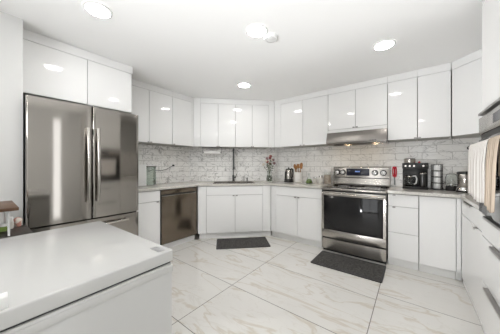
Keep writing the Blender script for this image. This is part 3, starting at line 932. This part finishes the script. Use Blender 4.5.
MB().prism(rounded_rect(-0.016, 0.016, -0.030, 0.0, 0.008), -0.016, 0.016, 0.003).build('plug', M_black, pc)
pts = [(0, -0.028, 0), (-0.07, -0.035, -0.03), (-0.14, -0.035, -0.065), (-0.22, -0.03, -0.085), (-0.32, -0.03, -0.085), (-0.40, -0.03, -0.08), (-0.47, -0.02, -0.10), (-0.56, -0.02, -0.125), (-0.64, -0.02, -0.19)]
MB().tube(pts, 0.0045, 8).build('cable', M_black, pc)

# faucet
fx, fy = s_pt(0.205, 4.135)
fc = thing('faucet', 'tall dark spring faucet behind the sink', 'faucet', (fx, fy, Z), A45)
MB().lathe([(0.030, 0), (0.030, 0.012), (0.020, 0.016), (0.020, 0.12), (0.016, 0.125)]).build('base', M_darksteel, fc)
MB().cyl((0, 0, 0.12), (0, 0, 0.47), 0.009, 12).build('riser', M_darksteel, fc)
arc = [(0, 0, 0.44)] + [(0, -0.075 + 0.075 * math.cos(a), 0.555 + 0.075 * math.sin(a)) for a in [PI * k / 14 for k in range(15)]] + [(0, -0.15, 0.46), (0, -0.15, 0.36)]
sp = MB().tube(arc, 0.010, 10)
# coils of the spring
for i in range(len(arc) - 1):
    a, b_ = Vector(arc[i]), Vector(arc[i + 1])
    n = max(1, int((b_ - a).length / 0.012))
    for k in range(n):
        p = a.lerp(b_, k / n); d = (b_ - a).normalized() * 0.003
        sp.cyl(p - d, p + d, 0.0135, 10)
sp.build('spring_hose', M_darksteel, fc)
MB().lathe([(0.022, 0), (0.020, 0.03), (0.014, 0.06), (0.015, 0.13)], 0, -0.15, 16, M=Matrix.Translation((0, 0, 0.235))).build('spray_head', M_darksteel, fc)
MB().cyl((0, 0, 0.27), (0, -0.14, 0.27), 0.006, 10).lathe([(0.021, 0.262), (0.021, 0.278)], 0, -0.15, 16).build('holder_arm', M_darksteel, fc)
MB().cyl((0.015, 0, 0.075), (0.05, 0, 0.085), 0.012, 12).cyl((0.045, 0, 0.083), (0.062, -0.02, 0.15), 0.006, 10).build('lever', M_darksteel, fc)
dx, dy = s_pt(0.475, 4.125)
dsp = thing('soap_dispenser', 'small black soap pump right of the faucet', 'soap dispenser', (dx, dy, Z), A45)
MB().lathe([(0.018, 0), (0.018, 0.006), (0.010, 0.010), (0.010, 0.055), (0.013, 0.06), (0.013, 0.072)], n=16).build('pump', M_black, dsp)
MB().tube([(0, 0, 0.066), (0, -0.03, 0.070), (0, -0.065, 0.060)], 0.005, 8).build('spout', M_black, dsp)

# paper towel under the cabinet
px_, py_ = s_pt(-0.20, 4.03)
ph = thing('paper_towel_holder', 'dark paper towel bracket under the wall cabinet left of the faucet', 'holder', (px_, py_, ZU - 0.0005), A45)
MB().box(-0.18, 0.18, -0.02, 0.02, -0.005, 0.0).build('mount_plate', M_darksteel, ph)
for x in (-0.178, 0.174):
    MB().box(x, x + 0.004, -0.018, 0.018, -0.115, -0.004).build('bracket', M_darksteel, ph)
MB().cyl((-0.175, 0, -0.098), (0.175, 0, -0.098), 0.006, 10).build('rod', M_darksteel, ph)
pr = MB().lathe([(0.036, -0.15), (0.036, 0.15), (0.012, 0.15), (0.012, -0.15), (0.036, -0.15)], n=28, cap=False, M=Matrix.Rotation(PI / 2, 4, 'Y'))
pro = pr.build('paper_towel_roll', M_paper)
pro.location = (px_, py_, ZU - 0.0985); pro.rotation_euler = (0, 0, A45)
tag(pro, 'white paper towel roll hanging on the bracket under the wall cabinet', 'paper towel')

# vase and flowers
vx, vy = -2.150, 3.390
vs = thing('vase', 'clear glass vase holding dried flowers in the sink corner', 'vase', (vx, vy, Z), 0)
MB().lathe([(0.052, 0.0), (0.056, 0.008), (0.056, 0.07), (0.040, 0.14), (0.036, 0.175), (0.052, 0.225), (0.049, 0.225), (0.033, 0.176), (0.037, 0.14), (0.052, 0.07), (0.050, 0.012), (0.0, 0.010)], cap=False).build('glass', M_glass, vs)
MB().lathe([(0.0, 0.011), (0.048, 0.012), (0.050, 0.07), (0.038, 0.125), (0.0, 0.125)], cap=False).build('water', M_water, vs)
rnd = random.Random(5)
kinds = [(M_petal_r, 'red'), (M_petal_p, 'mauve'), (M_petal_w, 'cream')]
for i in range(13):
    a = 2 * PI * i / 13 * 1.9
    sp_ = 0.030 + 0.09 * ((i * 7) % 13) / 13
    hgt = 0.45 - 0.13 * (sp_ - 0.035) / 0.085 + rnd.uniform(-0.03, 0.03)
    m_, cn = kinds[i % 3]
    f = thing('flower_stem', 'dried %s flower on a stem in the glass vase' % cn, 'flower', (vx, vy, Z + 0.013), 0, '%s dried flowers in the vase' % cn)
    tx, ty = sp_ * math.cos(a), sp_ * math.sin(a)
    MB().tube([(-tx * 0.2, -ty * 0.2, 0.0), (tx * 0.10, ty * 0.10, 0.16), (tx * 0.55, ty * 0.55, hgt * 0.72), (tx, ty, hgt)], 0.0028, 6).build('stem', M_leaf, f)
    b = MB()
    for k in range(9):
        q = 2 * PI * k / 9
        rr = 0.013 if k % 2 else 0.008
        b.ball((tx + rr * math.cos(q), ty + rr * math.sin(q), hgt + (0.010 if k % 2 else 0.002)), 0.015, (1, 1, 1.3), 8, 6)
    b.ball((tx, ty, hgt + 0.012), 0.018, (1, 1, 1.2), 8, 6)
    b.build('blossom', m_, f)
    for k in range(3):
        t = 0.62 + 0.1 * k
        q = rnd.uniform(0, 6.28)
        MB().ball((tx * t * 0.8 + 0.02 * math.cos(q), ty * t * 0.8 + 0.02 * math.sin(q), hgt * t), 0.014, (0.9 * abs(math.cos(q)) + 0.25, 0.9 * abs(math.sin(q)) + 0.25, 0.45), 8, 6).build('leaf', M_leaf, f)

# kettle
kt = thing('electric_kettle', 'steel and black electric kettle on its base, left of the spoon crock', 'kettle', (-1.874, 3.640, Z), math.radians(-20))
MB().lathe([(0.085, 0), (0.088, 0.006), (0.086, 0.022), (0.07, 0.026)]).build('base', M_black, kt)
MB().lathe([(0.078, 0.027), (0.080, 0.045), (0.074, 0.15), (0.062, 0.225), (0.058, 0.232)]).build('body', M_steel, kt)
MB().lathe([(0.081, 0.028), (0.082, 0.05), (0.080, 0.055)], n=28).build('collar', M_black, kt)
MB().lathe([(0.058, 0.232), (0.052, 0.246), (0.018, 0.252), (0.014, 0.262), (0.016, 0.272), (0.0, 0.276)]).build('lid', M_black, kt)
MB().tube([(0.055, 0, 0.235), (0.085, 0, 0.252), (0.112, 0, 0.235), (0.118, 0, 0.17), (0.108, 0, 0.10), (0.076, 0, 0.07)], [0.012, 0.013, 0.013, 0.012, 0.011, 0.010], 10).build('handle', M_black, kt)
MB().prism([(-0.055, -0.018), (-0.088, -0.004), (-0.088, 0.004), (-0.055, 0.018)], 0.185, 0.228, 0.002).build('spout', M_steel, kt)
MB().box(-0.014, 0.014, -0.083, -0.071, 0.06, 0.20, 0.004).build('water_gauge', M_black, kt)

# crock and wooden spoons
cx, cy = -1.668, 3.625
cr = thing('utensil_crock', 'white marbled crock full of wooden spoons', 'crock', (cx, cy, Z), 0)
MB().lathe([(0.070, 0), (0.076, 0.006), (0.078, 0.185), (0.074, 0.19), (0.069, 0.186), (0.067, 0.012), (0.0, 0.010)], cap=False).build('pot', M_ceramic, cr)
spoons = [(-0.040, 0.010, -0.20, 0.05, 0.325, 'oval', 'leaning left'), (0.0, 0.015, -0.04, 0.03, 0.325, 'flat', 'upright in the middle'), (0.030, 0.005, 0.13, 0.02, 0.35, 'oval', 'leaning right'),
          (0.012, -0.022, 0.24, -0.10, 0.325, 'flat', 'leaning far right'), (-0.016, -0.028, -0.08, -0.12, 0.30, 'oval', 'at the front left')]
for i, (ox, oy, lx, ly, ln, kd, wh) in enumerate(spoons):
    s_ = MB()
    s_.tube([(0, 0, 0), (0, 0, ln * 0.78)], [0.0055, 0.0065], 8)
    if kd == 'oval': s_.ball((0, 0, ln * 0.88), 0.03, (1.0, 0.32, 1.5))
    else: s_.prism([(-0.012, -0.003), (0.012, -0.003), (0.012, 0.003), (-0.012, 0.003)], ln * 0.74, ln * 0.80).box(-0.028, 0.028, -0.004, 0.004, ln * 0.78, ln, 0.003)
    o = s_.build('wooden_spoon' if kd == 'oval' else 'wooden_spatula', M_wood)
    o.location = (cx + ox * 0.5, cy + oy * 0.5, Z + 0.015)
    o.rotation_euler = (-ly, lx, 0)
    tag(o, 'wooden %s in the white crock, %s' % ('spoon' if kd == 'oval' else 'spatula', wh), 'spoon' if kd == 'oval' else 'spatula', 'wooden utensils in the crock')

# soap flask and jars left of the stove
fk = thing('glass_flask', 'conical glass bottle of green liquid left of the stove', 'bottle', (-1.410, 3.500, Z), 0)
MB().lathe([(0.056, 0), (0.062, 0.006), (0.058, 0.03), (0.018, 0.125), (0.015, 0.175), (0.019, 0.18), (0.016, 0.18), (0.012, 0.174), (0.015, 0.125), (0.055, 0.03), (0.057, 0.01), (0.0, 0.008)], cap=False).build('glass', M_glass, fk)
MB().lathe([(0.0, 0.009), (0.054, 0.011), (0.053, 0.03), (0.030, 0.080), (0.0, 0.080)], cap=False).build('liquid', M_greenliq, fk)
jar('condiment_jar', 'smallest white-filled jar, next to the green bottle', 'jar', (-1.365, 3.665, Z), 0.034, 0.11, M_salt, M_chrome, group='jars left of the stove', lid_h=0.03)
jar('condiment_jar', 'short white jar with steel lid between green bottle and tall canister', 'jar', (-1.262, 3.655, Z), 0.040, 0.14, M_salt, M_chrome, group='jars left of the stove', lid_h=0.035)
jar('storage_jar', 'tall glass canister with white lid against the stove', 'jar', (-1.145, 3.650, Z), 0.056, 0.25, M_glass, M_white, 0.045, 'jars left of the stove', M_spice, 0.060, 0.95)

# red scissors hanging right of the stove's back panel
rs = thing('red_scissors', 'red-handled scissors hanging on the wall right of the stove panel', 'scissors', (-0.205, WB - 0.013, 1.07), 0)
b = MB()
for sx in (-1, 1):
    b.tube([(sx * 0.004, -0.010, 0.0)] + [(sx * (0.013 + 0.010 * math.cos(t)), -0.010, 0.085 + 0.075 * math.sin(t)) for t in [PI + 2 * PI * k / 14 for k in range(15)]], 0.0075, 8)
b.build('handle', M_red, rs)
MB().prism([(-0.009, -0.0125), (0.009, -0.0125), (0.009, -0.0085), (-0.009, -0.0085)], -0.11, 0.012).build('blade', M_darksteel, rs)
MB().cyl((0, 0.0, 0.155), (0, -0.022, 0.155), 0.004, 8).build('hook', M_black, rs)

# coffee maker
cm = thing('coffee_maker', 'black two-sided coffee maker right of the stove', 'coffee maker', (0.030, 3.625, Z), 0)
MB().box(-0.135, 0.135, -0.135, 0.125, 0.0, 0.028, 0.006).build('base', M_black, cm)
MB().box(-0.135, 0.135, 0.02, 0.125, 0.026, 0.33, 0.006).build('column', M_black, cm)
MB().box(-0.137, 0.137, -0.125, 0.126, 0.265, 0.345, 0.010).build('head', M_black, cm)
MB().lathe([(0.064, 0.345), (0.066, 0.395), (0.062, 0.40)], -0.058, -0.02).build('reservoir_rim', M_steel, cm)
MB().lathe([(0.058, 0.40), (0.056, 0.406), (0.02, 0.408)], -0.058, -0.02).build('reservoir_lid', M_black, cm)
for x in (-0.100, -0.055, -0.010, 0.085):
    MB().cyl((x, -0.124, 0.305), (x, -0.131, 0.305), 0.011, 16).build('button', M_steel, cm)
MB().ball((0.045, -0.03, 0.352), 0.015).build('lid_knob', M_red, cm, 'red knob')
MB().lathe([(0.05, 0.0285), (0.05, 0.031)], -0.065, -0.045).build('warming_plate', M_steel, cm)
ca_ = thing('coffee_carafe', 'glass coffee carafe with black handle on the coffee maker', 'carafe', (-0.035, 3.580, Z + 0.0315), 0)
MB().lathe([(0.048, 0), (0.056, 0.02), (0.058, 0.07), (0.040, 0.125), (0.042, 0.14), (0.040, 0.14), (0.037, 0.125), (0.055, 0.07), (0.053, 0.02), (0.0, 0.004)], cap=False).build('glass', M_glass, ca_)
MB().lathe([(0.043, 0.14), (0.043, 0.155), (0.02, 0.16)]).build('lid', M_black, ca_)
MB().lathe([(0.041, 0.122), (0.0425, 0.128), (0.0425, 0.138)], cap=False).build('band', M_steel, ca_)
MB().tube([(0.040, -0.01, 0.135), (0.072, -0.02, 0.14), (0.085, -0.022, 0.10), (0.075, -0.02, 0.04), (0.056, -0.012, 0.03)], 0.008, 8).build('handle', M_white, ca_)
mg = thing('travel_mug', 'dark grey travel mug under the coffee maker', 'mug', (0.108, 3.565, Z + 0.0285), 0)
MB().lathe([(0.030, 0), (0.034, 0.01), (0.037, 0.165), (0.035, 0.17)]).build('body', M_darksteel, mg)
MB().lathe([(0.038, 0.17), (0.038, 0.185), (0.030, 0.19)]).build('lid', M_steel, mg)

# tower of cups
tx, ty = 0.255, 3.640
tr = thing('cup_rack', 'black wire tower holding four white cups beside the coffee maker', 'rack', (tx, ty, Z), 0)
MB().lathe([(0.080, 0), (0.080, 0.006), (0.075, 0.009)]).build('base', M_black, tr)
for a in (0.35, 1.2, 2.0, 2.9, 3.9, 5.4):
    MB().cyl((0.057 * math.cos(a), 0.057 * math.sin(a), 0.006), (0.057 * math.cos(a), 0.057 * math.sin(a), 0.325), 0.004, 8).build('rod', M_black, tr)
for z in (0.085, 0.163, 0.241, 0.322):
    MB().tube([(0.057 * math.cos(2 * PI * k / 24), 0.057 * math.sin(2 * PI * k / 24), z) for k in range(25)], 0.0035, 6).build('ring', M_black, tr)
c0 = MB().lathe([(0.030, 0), (0.046, 0.006), (0.050, 0.070), (0.047, 0.070), (0.043, 0.01), (0.0, 0.008)], cap=False).build('cup', M_white)
for i, lb in enumerate(('white cup at the bottom of the black wire tower', 'second white cup from the bottom of the black wire tower', 'third white cup from the bottom of the black wire tower', 'white cup at the top of the black wire tower')):
    c = c0 if i == 0 else c0.copy()
    if i: C.objects.link(c)
    c.location = (tx, ty, Z + 0.0095 + 0.078 * i)
    tag(c, lb, 'cup', 'white cups in the wire tower')

# bullet blender and steel blender
bl = thing('cup_blender', 'small blender with clear domed cup on a dark base', 'blender', (0.385, 3.575, Z), 0)
MB().lathe([(0.056, 0), (0.058, 0.01), (0.052, 0.055), (0.048, 0.062)]).build('base', M_black, bl)
MB().lathe([(0.050, 0.062), (0.056, 0.075), (0.056, 0.16), (0.046, 0.20), (0.02, 0.215), (0.0, 0.217), (0.0, 0.212), (0.02, 0.21), (0.042, 0.197), (0.052, 0.16), (0.052, 0.077)], cap=False).build('cup', M_glass, bl)
MB().lathe([(0.02, 0.063), (0.012, 0.085), (0.0, 0.088)]).build('blade', M_chrome, bl)
sbn = thing('steel_blender', 'stainless cylinder blender with black lid beside the towels', 'blender', (0.485, 3.460, Z), 0)
MB().lathe([(0.080, 0), (0.082, 0.008), (0.070, 0.028)]).build('base', M_black, sbn)
MB().lathe([(0.078, 0.020), (0.074, 0.045), (0.060, 0.060)]).build('collar', M_chrome, sbn)
MB().lathe([(0.060, 0.060), (0.063, 0.065), (0.066, 0.205), (0.064, 0.21)]).build('body', M_steel, sbn)
MB().lathe([(0.068, 0.21), (0.070, 0.225), (0.060, 0.240), (0.02, 0.244)]).build('lid', M_black, sbn)
MB().tube([(0.064, -0.02, 0.215), (0.10, -0.03, 0.20), (0.10, -0.03, 0.12), (0.066, -0.02, 0.10)], 0.009, 8).build('handle', M_black, sbn)
MB().tube([(0.44, 3.52, Z + 0.09), (0.42, 3.56, Z + 0.10)], 0.001, 6).bm.free()
bc = MB().tube([(0.325, 3.740, Z + 0.006), (0.30, 3.735, Z + 0.05), (0.335, 3.735, Z + 0.085), (0.39, 3.70, Z + 0.075), (0.45, 3.62, Z + 0.085), (0.50, 3.60, Z + 0.03), (0.50, 3.59, Z + 0.006)], 0.004, 8).build('appliance_cord', M_black)
tag(bc, 'black cord lying behind the two blenders', 'cord')
